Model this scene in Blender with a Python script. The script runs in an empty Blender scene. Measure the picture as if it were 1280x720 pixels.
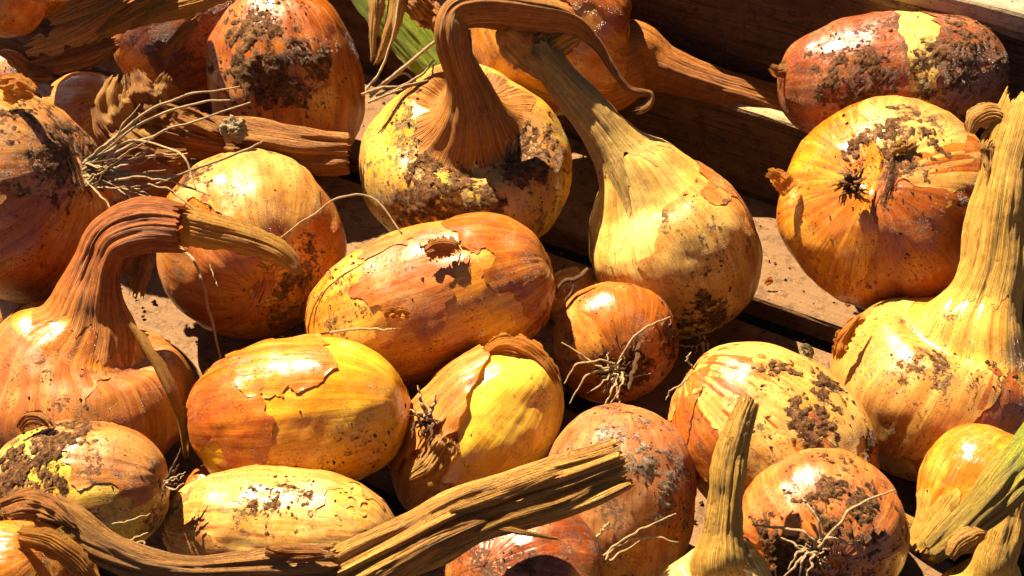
import bpy, math
import numpy as np

# ------------------------------------------------------------------ camera
scn = bpy.context.scene
F = 1778.0                       # focal length in photograph pixels (1280 wide)
PITCH = math.radians(42)
TGT = np.array([0, 0, .045]); DIST = .62
R_ = np.array([1., 0, 0])
U_ = np.array([0, math.sin(PITCH), math.cos(PITCH)])
V_ = np.array([0, -math.cos(PITCH), math.sin(PITCH)])
CAM = TGT + V_ * DIST
cd = bpy.data.cameras.new('camera'); cam = bpy.data.objects.new('camera', cd)
scn.collection.objects.link(cam)
cam.location = CAM; cam.rotation_euler = (math.pi / 2 - PITCH, 0, 0)
cd.sensor_width = 36; cd.lens = 36 * F / 1280; cd.clip_start = .01; cd.clip_end = 200
scn.camera = cam

# ------------------------------------------------------------------ light
SUN = np.array([-.36, .46, .81]); SUN /= np.linalg.norm(SUN)
world = bpy.data.worlds.new('World'); scn.world = world; world.use_nodes = True
wn = world.node_tree.nodes; wl = world.node_tree.links
sky = wn.new('ShaderNodeTexSky'); sky.sky_type = 'NISHITA'; sky.sun_disc = False
sky.sun_elevation = math.asin(SUN[2]); sky.sun_rotation = math.atan2(SUN[0], SUN[1])
sky.air_density = .2; sky.ozone_density = .1; sky.dust_density = .5
wn['Background'].inputs['Strength'].default_value = .05
wl.new(sky.outputs[0], wn['Background'].inputs['Color'])
sd = bpy.data.lights.new('sun', 'SUN'); sd.energy = 5.0; sd.angle = math.radians(.5); sd.color = (1, .84, .58)
so = bpy.data.objects.new('sun', sd); scn.collection.objects.link(so)
from mathutils import Vector
so.rotation_euler = Vector(SUN).to_track_quat('Z', 'Y').to_euler()
scn.view_settings.view_transform = 'Standard'; scn.view_settings.look = 'None'
scn.view_settings.exposure = 2.35; scn.view_settings.gamma = 1
scn.view_settings.use_curve_mapping = False

# ------------------------------------------------------------------ noise
_rng = np.random.RandomState(7)
_perm = _rng.permutation(256); _perm = np.concatenate([_perm, _perm, _perm])
_gr = _rng.normal(size=(256, 3)); _gr /= np.linalg.norm(_gr, axis=1)[:, None]
def pn(P):
    P = np.asarray(P, float); i = np.floor(P).astype(int); f = P - i; i &= 255
    u = f * f * f * (f * (f * 6 - 15) + 10); out = 0
    for dx in (0, 1):
        wx = u[..., 0] if dx else 1 - u[..., 0]
        for dy in (0, 1):
            wy = u[..., 1] if dy else 1 - u[..., 1]
            for dz in (0, 1):
                wz = u[..., 2] if dz else 1 - u[..., 2]
                h = _perm[_perm[_perm[i[..., 0] + dx] + i[..., 1] + dy] + i[..., 2] + dz]
                g = _gr[h]
                d = g[..., 0] * (f[..., 0] - dx) + g[..., 1] * (f[..., 1] - dy) + g[..., 2] * (f[..., 2] - dz)
                out = out + wx * wy * wz * d
    return out * 1.6
def fbm(P, o=4, g=.5):
    a = 1; s = 0; P = np.asarray(P, float)
    for k in range(o):
        s = s + a * pn(P + 17.3 * k); P = P * 2.03; a *= g
    return s

# ------------------------------------------------------------------ materials
class NT:
    def __init__(s, name):
        s.m = bpy.data.materials.new(name); s.m.use_nodes = True
        s.t = s.m.node_tree; s.n = s.t.nodes; s.l = s.t.links
        s.b = s.n['Principled BSDF']; s.out = s.n['Material Output']
    def new(s, typ, **kw):
        n = s.n.new(typ)
        for k, v in kw.items(): setattr(n, k, v)
        return n
    def put(s, sock, v):
        if hasattr(v, 'is_linked') or isinstance(v, bpy.types.NodeSocket): s.l.new(v, sock)
        else: sock.default_value = v
    def attr(s, name): return s.new('ShaderNodeAttribute', attribute_name=name).outputs['Vector']
    def attrf(s, name): return s.new('ShaderNodeAttribute', attribute_name=name).outputs['Fac']
    def scale(s, v, xyz, off=(0, 0, 0)):
        n = s.new('ShaderNodeMapping'); s.put(n.inputs['Vector'], v)
        n.inputs['Scale'].default_value = xyz; n.inputs['Location'].default_value = off
        return n.outputs[0]
    def noise(s, v, sc, det=5, rough=.6, dist=0):
        n = s.new('ShaderNodeTexNoise'); s.put(n.inputs['Vector'], v)
        n.inputs['Scale'].default_value = sc; n.inputs['Detail'].default_value = det
        n.inputs['Roughness'].default_value = rough; n.inputs['Distortion'].default_value = dist
        return n.outputs['Fac']
    def ramp(s, f, a, b, v0=0., v1=1.):
        n = s.new('ShaderNodeMapRange'); n.interpolation_type = 'SMOOTHSTEP'
        s.put(n.inputs['Value'], f)
        for k, v in zip(('From Min', 'From Max', 'To Min', 'To Max'), (a, b, v0, v1)): n.inputs[k].default_value = v
        return n.outputs[0]
    def math(s, op, a, b=0.):
        n = s.new('ShaderNodeMath', operation=op); s.put(n.inputs[0], a); s.put(n.inputs[1], b)
        return n.outputs[0]
    def mix(s, f, a, b, mode='MIX'):
        n = s.new('ShaderNodeMix', data_type='RGBA', blend_type=mode)
        s.put(n.inputs[0], f)
        for k, v in ((6, a), (7, b)):
            s.put(n.inputs[k], (*v, 1) if isinstance(v, tuple) and len(v) == 3 else v)
        return n.outputs[2]
    def bump(s, h, strength, dist, prev=None):
        n = s.new('ShaderNodeBump'); s.put(n.inputs['Height'], h)
        n.inputs['Strength'].default_value = strength; n.inputs['Distance'].default_value = dist
        if prev is not None: s.l.new(prev, n.inputs['Normal'])
        return n.outputs[0]

SOIL_D = (.042, .017, .007); SOIL_L = (.25, .115, .042)

def bulb_mat(name, c1, c2, c3, patch=.5, dirt=.5, dust=.4, rough=.32, veins=.5, sss=0., trans=0.):
    c1, c2, c3 = [(c[0] * .84, c[1] * k, c[2] * .45) for c, k in ((c1, .70), (c2, .64), (c3, .58))]
    t = NT(name); P = t.attr('nrm'); Q = t.attr('fib')
    m1 = t.ramp(t.noise(P, 1.15, 5, .6, .5), .5 - .12 + (.5 - patch) * .5, .5 + .05 + (.5 - patch) * .5)
    col = t.mix(m1, c1, c2)
    st = t.noise(t.scale(Q, (1, 1, .10)), 7, 5, .65)
    col = t.mix(t.ramp(st, .42, .75 - .09 * veins, 0, .75), col, c3)
    lt = t.noise(t.scale(Q, (1, 1, .07), (3, 5, 2)), 16, 3, .6)
    col = t.mix(t.ramp(lt, .52, .72, 0, .5 * veins), col, tuple(min(1, x * 1.35 + .02) for x in c1))
    vn = t.noise(t.scale(Q, (1, 1, .05), (9, 1, 4)), 21, 2, .5)
    vein = t.ramp(t.math('ABSOLUTE', t.math('SUBTRACT', vn, .5)), 0, .018, 1, 0)
    col = t.mix(t.math('MULTIPLY', vein, min(1, .75 * veins)), col, tuple(x * .5 for x in c3))
    # brown stain blotches
    bl = t.noise(P, 3.1, 8, .68, .8)
    col = t.mix(t.ramp(bl, .53, .67, 0, .68 if dirt > .5 else .42), col, tuple(x * .7 for x in c3))
    # thin brown film of dried mud, drawn out along the skin
    fm = t.ramp(t.noise(P, 2.4, 9, .74, 1.3), .51, .63, 0, .35 + .45 * dirt)
    fm = t.math('MULTIPLY', fm, t.ramp(t.noise(t.scale(Q, (1, 1, .25), (2, 2, 2)), 12, 6, .7), .36, .6, .25, 1))
    col = t.mix(fm, col, (.20, .078, .022))
    # pale dry film
    du = t.math('MULTIPLY', t.ramp(t.noise(P, 1.9, 3, .5), .45, .62), t.ramp(t.noise(P, 24, 6, .75), .42, .62))
    col = t.mix(t.math('MULTIPLY', du, dust), col, (.36, .19, .07))
    # stuck soil: specks inside larger soiled regions
    reg = t.ramp(t.noise(t.scale(P, (1, 1, 1), (4, 2, 8)), 1.7, 5, .62), .60 - .26 * dirt, .78 - .22 * dirt)
    near = t.ramp(t.math('ADD', t.attrf('soilf'), t.math('MULTIPLY', t.math('SUBTRACT', t.noise(P, 6, 5, .7), .5), .35)), -.22, .10)
    reg = t.math('MAXIMUM', reg, near)
    sp = t.noise(P, 13, 9, .78, .3)
    spk = t.ramp(t.math('ADD', sp, t.math('MULTIPLY', t.math('SUBTRACT', reg, 1.), .34)), .475, .56)
    sp2 = t.ramp(t.noise(P, 34, 5, .7), .60 - .05 * dirt, .67)
    sp2 = t.math('MULTIPLY', sp2, t.ramp(t.noise(P, 2.6, 4, .6), .56 - .2 * dirt, .68 - .12 * dirt))
    sp3 = t.math('MULTIPLY', t.ramp(t.noise(P, 70, 3, .65), .61 - .03 * dirt, .68), t.ramp(t.noise(t.scale(P, (1, 1, 1), (7, 3, 1)), 3.5, 5, .65), .56 - .2 * dirt, .68 - .1 * dirt, .03, .9))
    soil = t.math('MAXIMUM', t.math('MAXIMUM', spk, sp2), sp3)
    col = t.mix(1., col, t.mix(t.ramp(t.noise(P, 30, 6, .75), .3, .7), (.88, .82, .72), (1.1, 1.1, 1.05)), 'MULTIPLY')
    scol = t.mix(t.ramp(t.noise(P, 40, 4, .7), .35, .68), SOIL_D, SOIL_L)
    col = t.mix(t.math('MULTIPLY', soil, .85), col, scol)
    t.l.new(col, t.b.inputs['Base Color'])
    rg = t.math('MAXIMUM', soil, t.math('MULTIPLY', du, .6))
    r0 = t.ramp(t.noise(P, 5, 5, .6), .3, .7, rough - .10, rough + .06)
    t.l.new(t.math('MINIMUM', t.math('ADD', r0, t.math('MULTIPLY', rg, .5)), .95), t.b.inputs['Roughness'])
    t.b.inputs['IOR'].default_value = 1.5
    h1 = t.bump(t.math('ADD', t.math('MULTIPLY', st, .7), t.math('MULTIPLY', vn, .5)), .18, .0012)
    h2 = t.bump(t.noise(P, 4, 3, .5), .10, .0012, h1)
    h3 = t.bump(t.math('ADD', t.math('MULTIPLY', soil, t.noise(P, 45, 4, .8)), t.math('MULTIPLY', t.noise(P, 60, 4, .7), .012)), .9, .0016, h2)
    t.l.new(h3, t.b.inputs['Normal'])
    if sss:
        t.b.inputs['Subsurface Weight'].default_value = sss
        t.b.inputs['Subsurface Radius'].default_value = (.004, .0016, .0004)
        t.b.inputs['Subsurface Scale'].default_value = 1
    if trans:
        tr = t.new('ShaderNodeBsdfTranslucent'); t.put(tr.inputs['Color'], t.mix(.5, col, c1)); t.l.new(h3, tr.inputs['Normal'])
        mx = t.new('ShaderNodeMixShader'); mx.inputs[0].default_value = trans
        t.l.new(t.b.outputs[0], mx.inputs[1]); t.l.new(tr.outputs[0], mx.inputs[2]); t.l.new(mx.outputs[0], t.out.inputs[0])
    return t.m

def straw_mat(name, c0, c1, c2, dark=.5, trans=.18, dirt=.3):
    """dry stalk / leaf: c0 at the bulb end, c1 and c2 along the fibres"""
    c0, c1, c2 = [(c[0] * .92, c[1] * .78, c[2] * .55) for c in (c0, c1, c2)]
    t = NT(name); P = t.attr('nrm'); Q = t.attr('fib'); g = t.attrf('tip')
    s1 = t.noise(t.scale(Q, (1, 1, .09)), 6, 5, .6); s2 = t.noise(t.scale(Q, (1, 1, .05), (5, 3, 1)), 19, 4, .65)
    col = t.mix(t.ramp(s1, .38, .64), c1, c2)
    col = t.mix(t.ramp(t.math('ADD', g, t.math('MULTIPLY', t.math('SUBTRACT', s1, .5), .5)), .05, .5, 1, 0), col, c0)
    col = t.mix(t.ramp(s2, .55, .66, 0, dark), col, tuple(x * .3 for x in c2))
    col = t.mix(t.ramp(s2, .34, .46, .35, 0), col, tuple(min(1, x * 1.4 + .05) for x in c1))
    s4 = t.noise(t.scale(Q, (1, 1, .03), (1, 4, 6)), 48, 3, .65)
    col = t.mix(t.ramp(s4, .54, .62, 0, dark), col, tuple(x * .35 for x in c2)); col = t.mix(t.ramp(s4, .36, .45, .4, 0), col, tuple(min(1, x * 1.3 + .04) for x in c1))
    col = t.mix(1., col, t.mix(t.ramp(t.noise(P, 14, 7, .75), .32, .66), (.84, .76, .64), (1.15, 1.12, 1.05)), 'MULTIPLY')
    so = t.math('MULTIPLY', t.ramp(t.noise(P, 11, 8, .72), .53, .62), t.ramp(t.noise(P, 2.1, 3, .5), .58 - .2 * dirt, .7 - .1 * dirt))
    col = t.mix(t.math('MULTIPLY', so, .85), col, t.mix(t.noise(P, 40, 3, .7), SOIL_D, SOIL_L))
    t.l.new(col, t.b.inputs['Base Color']); t.b.inputs['Roughness'].default_value = .62
    t.b.inputs['Specular IOR Level'].default_value = .3
    s3 = t.noise(t.scale(Q, (1, 1, .04), (2, 7, 1)), 42, 3, .6)
    h = t.bump(t.math('ADD', t.math('ADD', s2, t.math('MULTIPLY', s3, 1.6)), t.math('MULTIPLY', s1, .2)), .9, .0016)
    h = t.bump(t.noise(P, 16, 6, .7), .3, .0012, h); t.l.new(h, t.b.inputs['Normal'])
    tr = t.new('ShaderNodeBsdfTranslucent'); t.put(tr.inputs['Color'], col)
    mx = t.new('ShaderNodeMixShader'); mx.inputs[0].default_value = trans
    t.l.new(t.b.outputs[0], mx.inputs[1]); t.l.new(tr.outputs[0], mx.inputs[2]); t.l.new(mx.outputs[0], t.out.inputs[0])
    return t.m

def soil_mat(name, a=SOIL_D, b=SOIL_L, crust=False):
    t = NT(name); P = t.attr('nrm')
    n = t.noise(P, 14, 8, .75); n2 = t.noise(P, 55, 4, .7)
    col = t.mix(t.ramp(n, .38, .66), a, b); col = t.mix(t.ramp(n2, .55, .72, 0, .6), col, tuple(min(1, x * 1.9) for x in b))
    t.l.new(col, t.b.inputs['Base Color']); t.b.inputs['Roughness'].default_value = .95
    t.b.inputs['Specular IOR Level'].default_value = .15
    h = t.bump(n2, .9, .002); t.l.new(t.bump(n, .8, .003, h), t.b.inputs['Normal'])
    if crust:                                                          # the crust thins out to separate grains at its rim
        al = t.ramp(t.math('ADD', t.attrf('cf'), t.math('MULTIPLY', t.math('SUBTRACT', t.noise(P, 17, 8, .8), .5), .75)), -.01, .03)
        t.l.new(al, t.b.inputs['Alpha'])
    return t.m

def wood_mat(name, c1, c2, sand=.5, lit_top=None):
    t = NT(name); P = t.new('ShaderNodeTexCoord').outputs['Object']
    oi = t.new('ShaderNodeObjectInfo').outputs['Random']
    add = t.new('ShaderNodeVectorMath', operation='ADD'); t.l.new(P, add.inputs[0])
    cmb = t.new('ShaderNodeCombineXYZ'); t.l.new(t.math('MULTIPLY', oi, 3.), cmb.inputs[1]); t.l.new(cmb.outputs[0], add.inputs[1])
    P = add.outputs[0]
    g = t.noise(t.scale(P, (6, 120, 120)), 1, 6, .65, .6); g2 = t.noise(t.scale(P, (25, 600, 600)), 1, 3, .6)
    col = t.mix(t.ramp(g, .35, .68), c1, c2)
    col = t.mix(t.ramp(g2, .56, .66, 0, .75), col, tuple(x * .3 for x in c2))
    if lit_top:                                                          # sunlit look and sand put into the colour of the upper faces
        gn = t.new('ShaderNodeNewGeometry'); sx = t.new('ShaderNodeSeparateXYZ'); t.l.new(gn.outputs['True Normal'], sx.inputs[0])
        col = t.mix(t.ramp(t.math('ADD', sx.outputs[2], t.math('MULTIPLY', t.math('SUBTRACT', g, .5), .4)), .35, .7, 0, .8), col, lit_top)
    bl = t.noise(P, 38, 6, .65)
    col = t.mix(t.ramp(bl, .48, .68, 0, sand), col, (.52, .37, .21))
    sp = t.noise(P, 420, 5, .7)
    col = t.mix(t.ramp(sp, .6, .68, 0, .85), col, SOIL_D)
    col = t.mix(t.ramp(t.noise(P, 160, 6, .75), .5, .62, 0, .6), col, tuple(x * .45 for x in c2))
    col = t.mix(t.ramp(t.noise(P, 900, 3, .6), .64, .72, 0, .25), col, (.5, .36, .2))
    t.l.new(col, t.b.inputs['Base Color']); t.b.inputs['Roughness'].default_value = .85
    t.b.inputs['Specular IOR Level'].default_value = .2
    h = t.bump(t.math('ADD', g, t.math('MULTIPLY', g2, .8)), .7, .0015)
    t.l.new(t.bump(sp, .5, .0012, h), t.b.inputs['Normal'])
    return t.m

# ------------------------------------------------------------------ mesh helpers
LINK = scn.collection.objects.link
def mesh_obj(name, V, T, mat, parent, origin, attrs=None, smooth=True):
    me = bpy.data.meshes.new(name); V = np.asarray(V, np.float32) - np.asarray(origin, np.float32)
    T = np.asarray(T, np.int32); n = len(T)
    me.vertices.add(len(V)); me.vertices.foreach_set('co', V.ravel())
    me.loops.add(n * 3); me.loops.foreach_set('vertex_index', T.ravel())
    me.polygons.add(n); me.polygons.foreach_set('loop_start', np.arange(0, n * 3, 3, dtype=np.int32))
    me.polygons.foreach_set('use_smooth', np.full(n, smooth))
    for k, a in (attrs or {}).items():
        a = np.asarray(a, np.float32)
        if a.ndim == 1:
            me.attributes.new(k, 'FLOAT', 'POINT').data.foreach_set('value', a)
        else:
            me.attributes.new(k, 'FLOAT_VECTOR', 'POINT').data.foreach_set('vector', a.ravel())
    me.materials.append(mat); me.update(); me.validate()
    o = bpy.data.objects.new(name, me); LINK(o)
    if parent is not None: o.parent = parent
    return o
def grid_tris(ns, nt, wrap=True):
    i = np.arange(ns - 1)[:, None]; j = np.arange(nt if wrap else nt - 1)[None, :]
    a = i * nt + j; b = i * nt + (j + 1) % nt; c = a + nt; d = b + nt
    return np.concatenate([np.stack([a, b, d], -1).reshape(-1, 3), np.stack([a, d, c], -1).reshape(-1, 3)])
def vnormals(V, T):
    n = np.cross(V[T[:, 1]] - V[T[:, 0]], V[T[:, 2]] - V[T[:, 0]]); o = np.zeros_like(V)
    for k in range(3): np.add.at(o, T[:, k], n)
    l = np.linalg.norm(o, axis=1); l[l == 0] = 1
    return o / l[:, None]
def clip(V, T, f, attrs):
    """keep f > 0, cutting the triangles along f = 0"""
    ins = f[T] > 0; k = ins.sum(1); newV = [V]; na = {q: [a] for q, a in attrs.items()}
    full = T[k == 3]; base = len(V); E = {}
    def cut(a, b):
        lo = np.minimum(a, b); hi = np.maximum(a, b)
        return lo.astype(np.int64) * base + hi
    tri = [full]; keys = []
    t1 = T[k == 1]; i1 = ins[k == 1]; r = np.argmax(i1, 1) if len(t1) else np.zeros(0, int); q = np.arange(len(t1))
    A1, B1, C1 = t1[q, r], t1[q, (r + 1) % 3], t1[q, (r + 2) % 3]
    t2 = T[k == 2]; i2 = ins[k == 2]; r = np.argmin(i2, 1) if len(t2) else np.zeros(0, int); q = np.arange(len(t2))
    A2, B2, C2 = t2[q, r], t2[q, (r + 1) % 3], t2[q, (r + 2) % 3]
    ks = [cut(A1, B1), cut(A1, C1), cut(A2, B2), cut(A2, C2)]
    uq, inv = np.unique(np.concatenate(ks), return_inverse=True)
    lo, hi = uq // base, uq % base
    w = f[lo] / (f[lo] - f[hi] + 1e-12)
    def itp(a): return a[lo] + (a[hi] - a[lo]) * (w[:, None] if a.ndim > 1 else w)
    VV = np.concatenate([V, itp(V)]); AT = {q: np.concatenate([a, itp(a)]) for q, a in attrs.items()}
    sp = np.split(inv + base, np.cumsum([len(x) for x in ks])[:-1])
    TT = np.concatenate([full, np.stack([A1, sp[0], sp[1]], 1), np.stack([sp[2], B2, C2], 1), np.stack([sp[2], C2, sp[3]], 1)])
    used = np.unique(TT); mp = np.full(len(VV), -1); mp[used] = np.arange(len(used))
    return VV[used], mp[TT], {q: a[used] for q, a in AT.items()}
def catmull(C, n):
    C = np.asarray(C, float); m = len(C)
    if m == 2: 
        u = np.linspace(0, 1, n)[:, None]; return C[0] * (1 - u) + C[1] * u
    Cp = np.vstack([2 * C[0] - C[1], C, 2 * C[-1] - C[-2]])
    u = np.linspace(0, m - 1 - 1e-9, n); i = u.astype(int); f = (u - i)[:, None]
    p0, p1, p2, p3 = Cp[i], Cp[i + 1], Cp[i + 2], Cp[i + 3]
    return .5 * (2 * p1 + (p2 - p0) * f + (2 * p0 - 5 * p1 + 4 * p2 - p3) * f ** 2 + (3 * p1 - p0 - 3 * p2 + p3) * f ** 3)
def unit(v): v = np.asarray(v, float); return v / np.linalg.norm(v)
def c2w(v): return R_ * v[0] + U_ * v[1] + V_ * v[2]
def at(px, py, depth, dz=0.):
    """point seen at a photograph pixel, `depth` metres along the view axis, lifted dz pixels towards the viewer"""
    return CAM + (R_ * (px - 640) / F - U_ * (py - 360) / F - V_) * depth * (1 - dz / F)
def frames(P, ref=None):
    T = np.gradient(P, axis=0); T /= np.linalg.norm(T, axis=1)[:, None] + 1e-12
    N = np.zeros_like(P)
    if ref is not None:
        N = ref - (T @ ref)[:, None] * T
    else:
        n = np.cross(T[0], [.3, .5, .8]); 
        for i in range(len(P)):
            n = n - (n @ T[i]) * T[i]; n /= np.linalg.norm(n); N[i] = n
    N /= np.linalg.norm(N, axis=1)[:, None] + 1e-12
    return T, N, np.cross(T, N)

GROUP = 'onions piled in the wooden crate'
def thing(name, label, cat, loc, group=None):
    o = bpy.data.objects.new(name, None); LINK(o); o.location = loc; o.empty_display_size = .01
    o['label'] = label; o['category'] = cat
    if group: o['group'] = group
    bpy.context.view_layer.update()
    return o
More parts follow.
